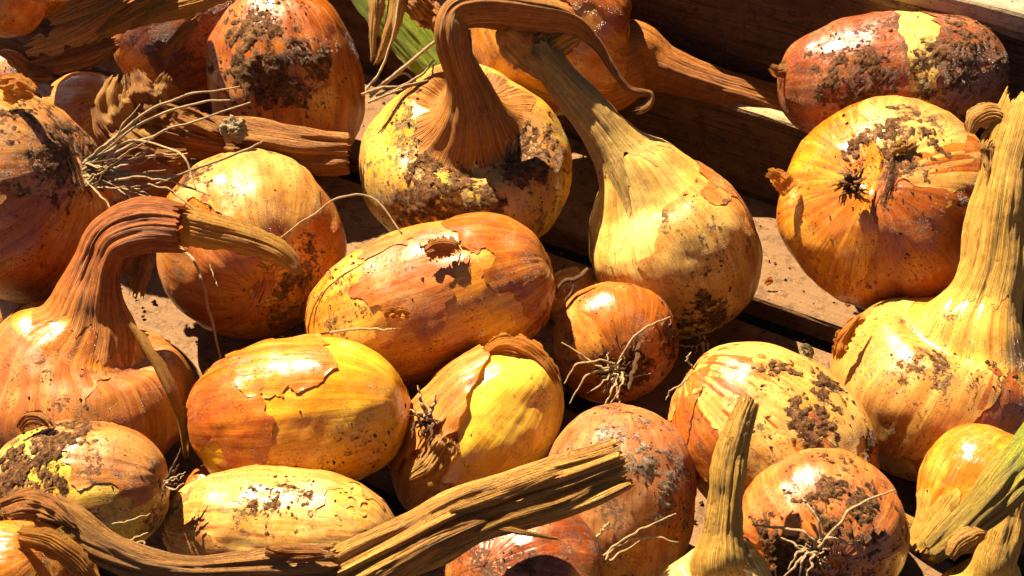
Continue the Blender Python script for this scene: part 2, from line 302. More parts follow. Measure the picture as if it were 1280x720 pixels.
# SPECS BEGIN
# Each onion: c = where its middle is seen, ax = root-to-neck axis (right, up, towards viewer),
# R = girth radius, Lr / Ln = half lengths on the root / neck side, p = bluntness of the ends (photograph pixels).
# neck = centre line continuing the bulb: (px, py, lift, half width, half thickness)
# skin = (direction, threshold, raggedness, frequency, material, lift); soil = (direction, threshold, raggedness)
ON = [
 dict(k='A', c=(22,245), ax=(-.9,-.3,-.3), R=136, Lr=98, Ln=100, p=.9, mat='tan', label='large dirt-streaked orange onion with a fan of long pale roots',
      skin=[((.1,-.7,.6),-.1,.5,1.3,'s_org',2),((.2,.9,.4),.45,.6,1.5,'s_tan',3)], soil=[((.75,.55,.35),.80,.5),((.3,.45,.8),.93,.35)]),
 dict(k='B', c=(100,497), ax=(.04,.93,.36), R=136, Lr=108, Ln=104, p=1, mat='org', label='orange onion whose thick red-brown neck bends sharply over to the side',
      neck=[(105,412,33,72,64),(110,384,40,47,41),(116,354,46,34,30),(124,324,50,30,25),(140,296,54,33,23),(182,281,58,32,17),(238,284,60,25,11)], nmat='n_red', hem=.16,
      skin=[((.75,-.1,.6),.25,.35,1.2,'s_brn',2.5),((-.5,.5,.6),.35,.4,1.4,'s_tan',2)], soil=[((.25,.1,.95),.965,.12)]),
 dict(k='C', c=(93,617), ax=(-.95,-.12,-.15), R=88, Lr=120, Ln=115, p=.8, mat='grn', label='flattish yellow-green onion crusted with crumbly soil on its upper side',
      skin=[((.5,.75,.4),.62,.5,1.6,'s_tan',3)], soil=[((-.55,.25,.75),.78,.6),((.1,.9,.5),.88,.5)]),
 dict(k='D', c=(12,728), ax=(.6,.5,.35), R=78, Lr=75, Ln=75, p=.9, mat='yel', label='yellow onion under the broken end of a dry brown stalk',
      skin=[((.8,.3,.5),.45,.25,1.3,'s_gold',3)], soil=[]),
 dict(k='F', c=(350,664), ax=(.97,-.02,.2), R=80, Lr=146, Ln=146, p=.72, mat='pale', label='long pale yellow mottled onion lying behind the dry stalks',
      skin=[((-.1,.75,.6),.35,.75,1.5,'s_pal',2.5),((-.55,-.1,.8),.72,.4,2,'s_tan',2)], soil=[((.1,.6,.75),.93,.4)]),
 dict(k='G', c=(374,519), ax=(.96,.1,.22), R=99, Lr=140, Ln=140, p=.78, mat='glow', label='smooth glossy golden onion with torn curling skin at its top',
      skin=[((-.7,.15,.65),.80,.3,1.3,'s_org',3),((-.15,.85,.5),.80,.3,1.8,'s_gold',4)], soil=[((.62,-.35,.7),.975,.1)]),
 dict(k='H', c=(598,546), ax=(.64,.74,.12), R=86, Lr=128, Ln=130, p=1, mat='lemon', label='bright lemon-yellow onion half wrapped in loose crinkled brown skin',
      skin=[((-.75,.62,.12),.52,.16,1.1,'s_wrap',5),((-.75,-.4,.5),.80,.3,1.8,'s_tan',3)], soil=[]),
 dict(k='I', c=(541,377), ax=(.94,.31,.12), R=98, Lr=160, Ln=152, p=.68, mat='amber', label='long oval amber onion with peeling reddish skin lying on its side',
      skin=[((-.35,.3,.85),.78,.4,1.4,'s_red',2.5),((.75,.6,.2),.72,.35,1.6,'s_org',4)], soil=[((.02,.55,.8),.983,.06),((-.85,.05,.5),.97,.25)]),
 dict(k='J', c=(583,205), ax=(.03,.66,.75), R=134, Lr=110, Ln=98, p=1, mat='grn', label='soil-caked yellow onion with an upright brown neck folded over at the top',
      neck=[(586,150,66,62,58),(587,134,80,41,37),(584,110,96,31,27),(573,76,116,27,20),(566,44,130,27,17),(573,20,132,26,14),(606,14,131,27,12),(660,20,130,27,11),(714,30,128,22,9),(746,56,126,13,6),(765,86,124,9,5),(786,111,122,6,4),(812,118,120,6,4),(808,133,119,5,4),(786,141,118,4,3)], nmat='n_brn', hem=.06,
      skin=[((.55,.1,.8),.8,.5,1.8,'s_pal',3)], soil=[((-.1,-.4,.88),.84,.45),((.62,.15,.75),.86,.4),((-.45,.55,.65),.955,.2)]),
 dict(k='K', c=(843,312), ax=(-.45,.85,.28), R=106, Lr=114, Ln=112, p=1, mat='pear', label='pear-shaped pale yellow onion tapering into a thick leaning neck',
      neck=[(800,222,36,60,55),(778,190,42,38,34),(750,153,48,28,25),(716,113,50,25,21),(686,80,52,24,18),(662,56,52,32,15)], nmat='n_pal', hem=.22,
      skin=[((.6,-.1,.75),.55,.5,1.5,'s_pal',2),((.65,.6,.3),.78,.4,1.5,'s_tan',2.5)], soil=[((.38,.05,.9),.972,.12),((.25,-.85,.5),.9,.3)]),
 dict(k='L', c=(768,428), ax=(-.1,.45,-.88), R=79, Lr=70, Ln=70, p=1, mat='tan', label='small round brownish onion with a soil-clogged tuft of roots in front',
      skin=[((.5,.5,.6),.45,.4,1.4,'s_org',1.5)], soil=[((.15,-.35,.9),.86,.4),((.85,.1,.5),.93,.3)]),
 dict(k='M', c=(1106,253), ax=(.36,-.17,-.92), R=133, Lr=104, Ln=104, p=1, mat='glow2', label='round golden onion showing its dark star-shaped root scar',
      skin=[((.62,-.35,.68),.52,.32,1.2,'s_org',2.5),((.55,.6,.5),.62,.35,1.4,'s_pal',2.5)], soil=[((-.12,.55,.8),.9,.5),((.1,-.3,.95),.985,.06),((-.35,.2,.92),.965,.12)]),
 dict(k='N', c=(1114,100), ax=(-.98,-.05,-.1), R=84, Lr=138, Ln=138, p=.75, mat='pear', label='red-brown dirty onion with one bare yellow stripe against the crate wall',
      skin=[((-1,-.25,.1),.02,.22,1.3,'s_dkr',2.5),((1,-.12,-.05),.30,.22,1.3,'s_dkr',2.5)], soil=[((-.55,-.1,.8),.85,.45),((.75,.35,.5),.9,.4),((.35,-.1,.9),.9,.4)]),
 dict(k='O', c=(1168,492), ax=(.40,.85,.34), R=130, Lr=112, Ln=122, p=1, mat='pear2', label='big pale golden onion with a tall thick upright fibrous neck',
      neck=[(1214,408,42,68,62),(1228,376,47,46,40),(1242,332,52,39,34),(1249,280,55,35,29),(1259,220,58,33,25),(1276,160,60,35,20),(1290,118,60,30,12)], nmat='n_str', hem=.2,
      skin=[((-.65,.3,.6),.50,.4,1.4,'s_pal',2.5),((.2,-.5,.8),.85,.4,1.6,'s_org',2)], soil=[((.5,.1,.8),.97,.14),((-.25,.3,.9),.95,.25)]),
 dict(k='P', c=(968,556), ax=(.72,-.62,.1), R=110, Lr=140, Ln=140, p=.85, mat='tan2', label='oval onion with flaking patchy skin behind the pale upright neck',
      neck=[(1082,645,15,44,40),(1112,662,18,28,24),(1140,668,20,20,14),(1166,676,20,15,8)], nmat='n_str',
      skin=[((.1,.75,.6),.3,.8,1.6,'s_pal',2.5),((-.55,.2,.7),.55,.5,1.5,'s_org',2)], soil=[((.35,.45,.75),.83,.65),((-.5,-.2,.8),.96,.15)]),
 dict(k='Q', c=(1027,664), ax=(.05,.28,-.95), R=104, Lr=92, Ln=92, p=1, mat='org2', label='reddish onion in front with pale roots curling from its underside',
      skin=[((-.1,.8,.5),.35,.5,1.3,'s_red',2.5)], soil=[((.1,.5,.8),.86,.6),((-.6,-.2,.75),.8,.5),((.35,-.35,.85),.96,.2)]),
 dict(k='R', c=(897,778), ax=(.1,.98,.15), R=92, Lr=80, Ln=86, p=1, mat='pear', label='onion with a slender pale neck torn off at the tip',
      neck=[(899,702,30,36,32),(904,645,38,22,20),(911,588,44,19,16),(924,535,48,18,12),(941,494,50,13,6)], nmat='n_str', hem=.1, skin=[], soil=[]),
 dict(k='S', c=(773,628), ax=(.08,.94,.2), R=96, Lr=122, Ln=120, p=.72, mat='tan2', label='tall oval onion with whitish dry soil smeared across its shoulder',
      skin=[((-.1,.85,.4),.12,.35,1.2,'s_vio',2.5)], soil=[((.6,.2,.72),.9,.35,'soil_w'),((.1,.72,.65),.94,.35,'soil_w')]),
 dict(k='T', c=(655,722), ax=(-.5,.3,.75), R=102, Lr=90, Ln=90, p=1, mat='brn', label='dark reddish onion shaded beneath the big dry stalk',
      skin=[((.1,.3,.8),.2,.4,1.3,'s_dkr',3)], soil=[((.1,.3,.9),.95,.25)]),
 dict(k='U', c=(1226,603), ax=(-.7,-.66,.2), R=73, Lr=72, Ln=82, p=1, mat='glow2', label='small smooth golden pear-shaped onion crossed by a green stalk',
      neck=[(1176,659,16,34,30),(1160,678,18,26,21),(1146,694,20,20,14)], nmat='n_str',
      skin=[], soil=[]),
 dict(k='V', c=(1226,762), ax=(.25,.95,.15), R=62, Lr=58, Ln=60, p=1, mat='pear', label='onion with a short tan fibrous neck leaning on the green stalk',
      neck=[(1240,706,22,26,24),(1256,660,28,23,19),(1269,620,32,19,14),(1279,584,34,15,9)], nmat='n_str', skin=[], soil=[]),
 dict(k='W', c=(357,108), ax=(.1,-.92,-.25), R=96, Lr=118, Ln=112, p=.82, mat='tan', label='tall round orange onion with a thick band of dark soil',
      skin=[((.1,.8,.5),.42,.2,1.,'s_org',2.5),((.3,-.3,.85),.35,.4,1.2,'s_red',2)], soil=[((-.3,.15,.93),.80,.5),((.25,-.0,.95),.88,.4),((-.1,.65,.75),.93,.3)]),
 dict(k='X', c=(314,306), ax=(-.3,.55,-.75), R=117, Lr=112, Ln=112, p=.95, mat='yel2', label='round yellow onion with a pale papery patch and stained underside',
      skin=[((.25,.62,.7),.68,.4,1.3,'s_pal',2.5),((-.2,-.35,.85),.72,.4,1.5,'s_red',2)], soil=[((.55,-.35,.72),.92,.3),((-.6,.5,.6),.93,.3)]),
 dict(k='Z', c=(236,38), ax=(.7,.5,.1), R=86, Lr=95, Ln=95, p=.95, mat='org', label='orange onion in shadow beside crumpled pale leaves', skin=[((.3,.3,.8),.3,.5,1.3,'s_dkr',2)], soil=[]),
 dict(k='b', c=(8,-4), ax=(.3,.8,-.2), R=50, Lr=50, Ln=50, p=1, mat='yel', label='small yellow onion beside the crumpled pale leaves', skin=[], soil=[]),
 dict(k='c', c=(688,42), ax=(.84,-.38,-.2), R=102, Lr=98, Ln=112, p=1, mat='org', label='smooth orange onion whose long neck lies along the crate ledge',
      neck=[(790,68,-25,46,40),(830,84,-26,30,26),(880,101,-22,24,20),(930,116,-18,23,18),(992,134,-14,24,16)], nmat='n_org', skin=[((.5,.7,.3),.6,.3,1.3,'s_org',2)], soil=[]),
 dict(k='e', c=(6,104), ax=(.3,.8,.3), R=42, Lr=42, Ln=42, p=1, mat='brn', label='small dull brown onion above the root-fanned onion', skin=[], soil=[]),
 dict(k='g', c=(48,385), ax=(.3,.3,.8), R=62, Lr=58, Ln=58, p=1, mat='brn', label='dark onion wedged between the root-fanned onion and the bent-neck onion', skin=[], soil=[]),
 dict(k='h', c=(40,655), ax=(.6,.3,.6), R=46, Lr=44, Ln=44, p=1, mat='brn', label='dark onion in the lower layer under the soil-crusted flattish onion', skin=[], soil=[]),
 dict(k='i', c=(262,622), ax=(.6,-.3,.6), R=42, Lr=40, Ln=40, p=1, mat='brn', label='dark onion in the lower layer under the glossy golden onion', skin=[], soil=[]),
 dict(k='l', c=(1070,690), ax=(.2,.5,.6), R=42, Lr=40, Ln=40, p=1, mat='brn', label='dark onion in the lower layer beneath the reddish rooted onion', skin=[], soil=[]),
 dict(k='m', c=(1240,660), ax=(.7,.3,.6), R=42, Lr=40, Ln=40, p=1, mat='brn', label='dark onion in the lower layer beneath the small golden pear-shaped onion', skin=[], soil=[]),
 dict(k='n', c=(185,215), ax=(.6,.3,.4), R=55, Lr=55, Ln=55, p=1, mat='brn', label='filler onion added to darken the gap under the hollow dry stalk', skin=[], soil=[]),  # filler, added to cover bright floor and keep this gap dark
 dict(k='o', c=(110,150), ax=(.6,.3,.4), R=60, Lr=60, Ln=60, p=1, mat='org', label='filler onion added to darken the gap behind the fan of pale roots', skin=[], soil=[]),  # filler, added so the gap behind the roots stays dark
 dict(k='p', c=(60,-113), ax=(.2,.8,.4), R=125, Lr=115, Ln=115, p=1, mat='org', label='unseen onion added to shade the crumpled pale leaves', skin=[], soil=[]),  # added above the view to cast shade on the top-left corner
 dict(k='q', c=(50,-70), ax=(.5,.6,.4), R=96, Lr=90, Ln=90, p=1, mat='org', label='onion at the bottom of the pile behind the small yellow onion', skin=[], soil=[]),
 dict(k='f', c=(716,372), ax=(.8,.3,.4), R=38, Lr=38, Ln=38, p=1, mat='amber', label='pale little onion peeking out between three bigger onions', skin=[], soil=[]),
]
# SPECS END
DEPTH = {'A': 0.6053, 'B': 0.5854, 'C': 0.517, 'D': 0.4784, 'F': 0.525, 'G': 0.5635, 'H': 0.5714, 'I': 0.6025, 'J': 0.6693, 'K': 0.648, 'L': 0.6105, 'M': 0.612, 'N': 0.6552, 'O': 0.5822, 'P': 0.5559, 'Q': 0.5005, 'R': 0.4814, 'S': 0.5447, 'T': 0.5078, 'U': 0.5248, 'V': 0.5168, 'W': 0.7361, 'X': 0.646, 'Z': 0.7881, 'b': 0.7851, 'c': 0.7119, 'e': 0.7861, 'g': 0.6458, 'h': 0.5627, 'i': 0.573, 'l': 0.5315, 'm': 0.5627, 'n': 0.7198, 'o': 0.7484, 'p': 0.69, 'q': 0.837, 'f': 0.6615}

# ------------------------------------------------------------------ material presets
MB = {
 'yel':  bulb_mat('onion_yellow', (.60,.33,.035), (.50,.22,.02), (.34,.12,.015), .45, .45, .35, .28),
 'yel2': bulb_mat('onion_yellow_stained', (.58,.35,.045), (.46,.18,.018), (.32,.10,.012), .5, .78, .4, .26),
 'lemon':bulb_mat('onion_lemon', (.70,.58,.10), (.66,.50,.06), (.56,.36,.03), .4, .22, .08, .16, .5, .12),
 'glow': bulb_mat('onion_gold', (.64,.44,.035), (.60,.36,.025), (.48,.22,.014), .45, .25, .12, .16, .5, .12),
 'glow2':bulb_mat('onion_gold_veined', (.62,.31,.03), (.52,.20,.015), (.38,.11,.01), .45, .38, .15, .18, 1.3, .1),
 'amber':bulb_mat('onion_amber', (.60,.38,.06), (.54,.28,.03), (.40,.15,.014), .5, .42, .4, .3, .7, .1),
 'pear': bulb_mat('onion_pale', (.66,.60,.28), (.62,.50,.14), (.54,.36,.07), .45, .35, .2, .24, 1.1, .08),
 'pear2':bulb_mat('onion_pale_gold', (.66,.50,.14), (.62,.38,.06), (.48,.22,.025), .45, .4, .35, .22, 1.3, .08),
 'pale': bulb_mat('onion_cream', (.66,.52,.18), (.58,.38,.08), (.42,.2,.03), .45, .6, .6, .3),
 'grn':  bulb_mat('onion_greenish', (.56,.50,.07), (.58,.42,.06), (.38,.18,.025), .45, .8, .5, .33),
 'org':  bulb_mat('onion_orange', (.58,.32,.05), (.50,.22,.025), (.34,.10,.012), .5, .42, .3, .26, 1.3),
 'org2': bulb_mat('onion_orange_red', (.48,.19,.025), (.38,.1,.013), (.23,.05,.008), .5, .7, .4, .33, .6),
 'tan':  bulb_mat('onion_tan', (.52,.27,.05), (.44,.16,.02), (.28,.085,.013), .5, .62, .5, .33),
 'tan2': bulb_mat('onion_tan_patchy', (.56,.34,.07), (.44,.2,.03), (.3,.1,.016), .5, .68, .6, .33),
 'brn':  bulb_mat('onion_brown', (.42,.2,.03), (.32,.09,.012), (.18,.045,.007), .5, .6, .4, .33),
}
MS = {
 's_org': bulb_mat('skin_orange', (.50,.19,.02), (.42,.13,.012), (.27,.06,.008), .5, .4, .3, .3, .9, 0, .22),
 's_red': bulb_mat('skin_red', (.54,.24,.06), (.46,.16,.03), (.3,.07,.012), .5, .45, .5, .38, .9, 0, .15),
 's_dkr': bulb_mat('skin_dark_red', (.33,.10,.014), (.24,.06,.009), (.13,.027,.005), .5, .75, .5, .33, .9, 0, .1),
 's_brn': bulb_mat('skin_brown', (.48,.23,.045), (.40,.15,.025), (.24,.07,.012), .5, .5, .4, .45, .9, 0, .15),
 's_tan': bulb_mat('skin_tan', (.52,.30,.085), (.45,.2,.04), (.3,.11,.02), .5, .6, .6, .42, .9, 0, .2),
 's_pal': bulb_mat('skin_pale', (.64,.50,.20), (.58,.38,.10), (.44,.22,.045), .5, .5, .5, .34, .8, 0, .2),
 's_gold': bulb_mat('skin_gold', (.58,.31,.045), (.52,.22,.02), (.36,.12,.012), .5, .4, .3, .28, .9, 0, .25),
 's_vio': bulb_mat('skin_violet_brown', (.44,.23,.10), (.38,.15,.05), (.22,.075,.025), .5, .6, .7, .42, .9, 0, .12),
 's_wrap':bulb_mat('skin_loose_wrap', (.58,.35,.08), (.52,.26,.035), (.38,.13,.015), .5, .2, .15, .45, 1.5, 0, .35),
}
MN = {
 'n_red': straw_mat('neck_red_brown', (.54,.24,.035), (.46,.17,.03), (.32,.09,.015), .5, .12, .4),
 'n_brn': straw_mat('neck_brown', (.42,.19,.03), (.46,.24,.06), (.34,.15,.03), .5, .15, .35),
 'n_pal': straw_mat('neck_pale', (.62,.52,.22), (.58,.44,.16), (.50,.34,.10), .3, .12, .3),
 'n_str': straw_mat('neck_straw', (.66,.47,.11), (.64,.45,.11), (.55,.34,.07), .4, .15, .25),
 'n_org': straw_mat('neck_orange', (.48,.2,.025), (.38,.16,.03), (.32,.12,.02), .4, .12, .2),
}
LEAF = {
 'dry': straw_mat('dry_leaf', (.56,.36,.12), (.60,.40,.15), (.46,.26,.08), .4, .35, .15),
 'brown': straw_mat('brown_leaf', (.42,.2,.05), (.46,.24,.07), (.32,.13,.03), .5, .28, .2),
 'olive': straw_mat('golden_leaf', (.54,.33,.06), (.54,.34,.07), (.42,.22,.04), .4, .28, .3),
 'stalk': straw_mat('dry_stalk', (.52,.32,.08), (.56,.36,.10), (.44,.22,.05), .6, .15, .4),
 'stalk2': straw_mat('dark_dry_stalk', (.44,.25,.08), (.48,.28,.10), (.34,.17,.05), .6, .15, .5),
 'green': straw_mat('green_leaf', (.30,.50,.03), (.34,.56,.04), (.2,.36,.02), .25, .3, .1),
 'skin': straw_mat('peeling_skin', (.60,.32,.06), (.64,.38,.09), (.52,.22,.03), .25, .5, .1),
 'grey': straw_mat('grey_leaf', (.45,.44,.36), (.5,.48,.4), (.35,.33,.26), .4, .3, .2),
}
ROOT = straw_mat('root_fibre', (.80,.70,.56), (.84,.74,.60), (.70,.56,.40), .1, .1, .3)
ROOTD = straw_mat('root_fibre_dark', (.2,.1,.04), (.26,.13,.05), (.14,.07,.025), .4, .05, .5)
ROOTM = straw_mat('root_scar', (.34,.16,.05), (.40,.2,.07), (.24,.11,.035), .4, .05, .4)
MSOIL = {'soil': soil_mat('soil_crust', crust=True), 'soil_w': soil_mat('soil_crust_pale', (.22,.15,.09), (.42,.32,.22), crust=True), 'crumb': soil_mat('soil_crumb')}

# ------------------------------------------------------------------ builders
def sweep(P, ra, rb, nt, ref=None):
    T, N, B = frames(P, ref)
    th = np.linspace(0, 2 * math.pi, nt, endpoint=False)
    V = P[:, None] + (ra[:, None] * np.cos(th))[..., None] * B[:, None] + (rb[:, None] * np.sin(th))[..., None] * N[:, None]
    return V.reshape(-1, 3), th

def make_crumbs(name, parent, origin, pts, nrm, sizes, mat, seed):
    """small lumps of soil lying on a surface, one mesh"""
    rg = np.random.RandomState(seed)
    oc = np.array([[1,0,0],[-1,0,0],[0,1,0],[0,-1,0],[0,0,1],[0,0,-1]], float)
    f = np.array([[0,2,4],[2,1,4],[1,3,4],[3,0,4],[2,0,5],[1,2,5],[3,1,5],[0,3,5]])
    n = len(pts)
    j = oc[None] * (1 + .5 * rg.uniform(-1, 1, (n, 6, 1))) + .25 * rg.uniform(-1, 1, (n, 6, 3))
    V = (pts + nrm * sizes[:, None] * .35)[:, None] + j * sizes[:, None, None]
    T = (f[None] + 6 * np.arange(n)[:, None, None]).reshape(-1, 3)
    V = V.reshape(-1, 3)
    o = mesh_obj(name, V, T, mat, parent, origin, {'nrm': V * 30}, smooth=False); o['kind'] = 'stuff'
    return o

def tube(name, ctrl, depth, mat, parent, origin, n=36, nt=7, wob=1.2, seed=0):
    C = np.array([at(c[0], c[1], depth, c[2]) for c in ctrl]); r = np.array([c[3] for c in ctrl]) * depth / F
    Q = catmull(np.column_stack([C, r]), n); P = Q[:, :3]; rr = np.maximum(Q[:, 3], 1e-5)
    s = np.linspace(0, 1, n)
    w = np.stack([pn(np.column_stack([s * 7 + seed, s * 0 + 3.7 * k, s * 0 + seed * 1.3])) for k in range(3)], 1)
    P = P + w * wob * depth / F * np.sin(s * math.pi)[:, None]
    rr = rr * (1 + .25 * pn(np.column_stack([s * 14, s * 0 + seed, s * 0])))
    V, th = sweep(P, rr, rr, nt)
    fib = np.stack([np.tile(np.cos(th), n), np.tile(np.sin(th), n), np.repeat(s * 6, nt)], 1)
    T = grid_tris(n, nt)
    # end cap
    V = np.vstack([V, P[-1:]]); fib = np.vstack([fib, fib[-1:]]); e = len(V) - 1; b = (n - 1) * nt
    T = np.vstack([T, [[b + i, b + (i + 1) % nt, e] for i in range(nt)]])
    return mesh_obj(name, V, T, mat, parent, origin, {'fib': fib, 'nrm': V * 25 + seed, 'tip': np.append(np.repeat(s, nt), 1)})

def stalk(name, ctrl, depth, mat, parent, origin, seed=0, nt=72, n=110, ridge=.16, ragged=.10, ragged0=.0, offdepth=0.):
    """hollow fibrous stalk: (px, py, lift, half width, half thickness)"""
    d = depth + offdepth
    C = np.array([at(c[0], c[1], d, c[2]) for c in ctrl]); ab = np.array([[c[3], c[4]] for c in ctrl]) * d / F
    Q = catmull(np.column_stack([C, ab]), n); P = Q[:, :3]
    V, th = sweep(P, np.maximum(Q[:, 3], 1e-4), np.maximum(Q[:, 4], 1e-4), nt, V_)
    T = grid_tris(n, nt); s = np.linspace(0, 1, n)
    ct, st_, ss = np.tile(np.cos(th), n), np.tile(np.sin(th), n), np.repeat(s, nt)
    Nn = vnormals(V, T); cen = np.repeat(P, nt, 0)
    Nn *= np.sign(np.sum(Nn * (V - cen), 1))[:, None]
    rad = np.repeat(np.sqrt(np.maximum(Q[:, 3], 1e-4) * np.maximum(Q[:, 4], 1e-4)), nt)
    q = np.column_stack([ct * 2.6, st_ * 2.6, ss * 1.2 + seed])
    rd = 1 - 2 * np.abs(pn(q)); rd2 = 1 - 2 * np.abs(pn(q * [2.4, 2.4, 1.5] + 5)); lo = pn(np.column_stack([ct, st_, ss * 4 + seed + 9]))
    V = V + Nn * (rad * (ridge * (rd - .5) + ridge * .5 * (rd2 - .5) + .22 * lo))[:, None]
    cr = 0
    for z_ in (0., 1.9, 3.7, 5.):
        d_ = np.angle(np.exp(1j * (np.tile(th, n) - seed - z_ - 1.2 * ss - .6 * pn(np.column_stack([ss * 3 + z_, ss * 0 + seed, ss * 0])))))
        cr = cr - .24 * np.exp(-(d_ / .26) ** 2) * (.55 + .8 * pn(np.column_stack([ss * 3 + seed, ss * 0 + z_, ss * 0])))
    V = V + Nn * (rad * cr)[:, None]
    at_ = {'fib': np.column_stack([ct, st_, ss * 5 + seed]), 'nrm': V / (40 * d / F) + seed * 3.1, 'tip': ss}
    rag = (.5 + .5 * pn(np.column_stack([ct * 3, st_ * 3, ss * 0 + seed])) + .45 * pn(np.column_stack([ct * 9, st_ * 9, ss * 0 + seed])))
    f = (1 - ss) - ragged * rag
    if ragged0: f = np.minimum(f, ss - ragged0 * (.5 + pn(np.column_stack([ct * 3, st_ * 3, ss * 0 + seed + 40]))))
    V, T, at_ = clip(V, T, f + 1e-4, at_)
    return mesh_obj(name, V, T, mat, parent, origin, at_)

def ribbon(name, ctrl, depth, mat, parent, origin, seed=0, nu=40, n=80, curl=.5, crumple=.25, ref=None, ragged=.15):
    """thin dry leaf: (px, py, lift, half width[, roll])"""
    C = np.array([at(c[0], c[1], depth, c[2]) for c in ctrl]); w = np.array([c[3] for c in ctrl]) * depth / F
    ro = np.array([c[4] if len(c) > 4 else 0. for c in ctrl])
    Q = catmull(np.column_stack([C, w, ro]), n); P = Q[:, :3]; ww = np.maximum(Q[:, 3], 2e-4)
    T_, N, B = frames(P, V_ if ref is None else c2w(unit(ref)))
    ca, sa = np.cos(Q[:, 4])[:, None], np.sin(Q[:, 4])[:, None]
    N, B = N * ca + B * sa, B * ca - N * sa
    u = np.linspace(-1, 1, nu); s = np.linspace(0, 1, n)
    U, S = np.meshgrid(u, s)
    nz = pn(np.stack([U * 2.2, S * 1.6 + seed, S * 0 + seed * .7], -1)); nz2 = 1 - 2 * np.abs(pn(np.stack([U * 4.5, S * 1.2 + seed, S * 0 + 3], -1)))
    big = pn(np.stack([U * .8, S * 4.5, S * 0 + seed * 2.1], -1))
    plt = np.abs(pn(np.stack([U * 5.5, S * .9 + seed, S * 0 + 8], -1))); fin = np.abs(pn(np.stack([U * 3 + 3, S * 9 + seed, S * 0 + 5], -1)))
    hgt = -curl * U ** 2 + crumple * (.6 * nz + .25 * nz2 - .5 * plt - .25 * fin * (np.abs(U) ** .5)) + crumple * .8 * big
    V = P[:, None] + B[:, None] * (U * ww[:, None])[..., None] + N[:, None] * (hgt * ww[:, None])[..., None]
    V = V.reshape(-1, 3); T = grid_tris(n, nu, False)
    U, S = U.ravel(), S.ravel()
    at_ = {'fib': np.column_stack([U * 1.5, U * 0 + seed, S * 5]), 'nrm': V / (40 * depth / F) + seed, 'tip': S}
    f = (1 - np.abs(U)) - ragged * (.45 + 1.2 * pn(np.column_stack([np.sign(U) * 3, S * 9, S * 0 + seed])) + .6 * pn(np.column_stack([np.sign(U) * 3, S * 26, S * 0 + seed])))
    f = np.minimum(f, (1 - S) * 3 - ragged * (1 + 2.2 * pn(np.column_stack([U * 5, U * 0, U * 0 + seed]))))
    f = np.minimum(f, S * 3 - .4 * ragged * (1 + 2 * pn(np.column_stack([U * 5, U * 0, U * 0 + seed + 9]))))
    V, T, at_ = clip(V, T, f + 1e-4, at_)
    return mesh_obj(name, V, T, mat, parent, origin, at_)

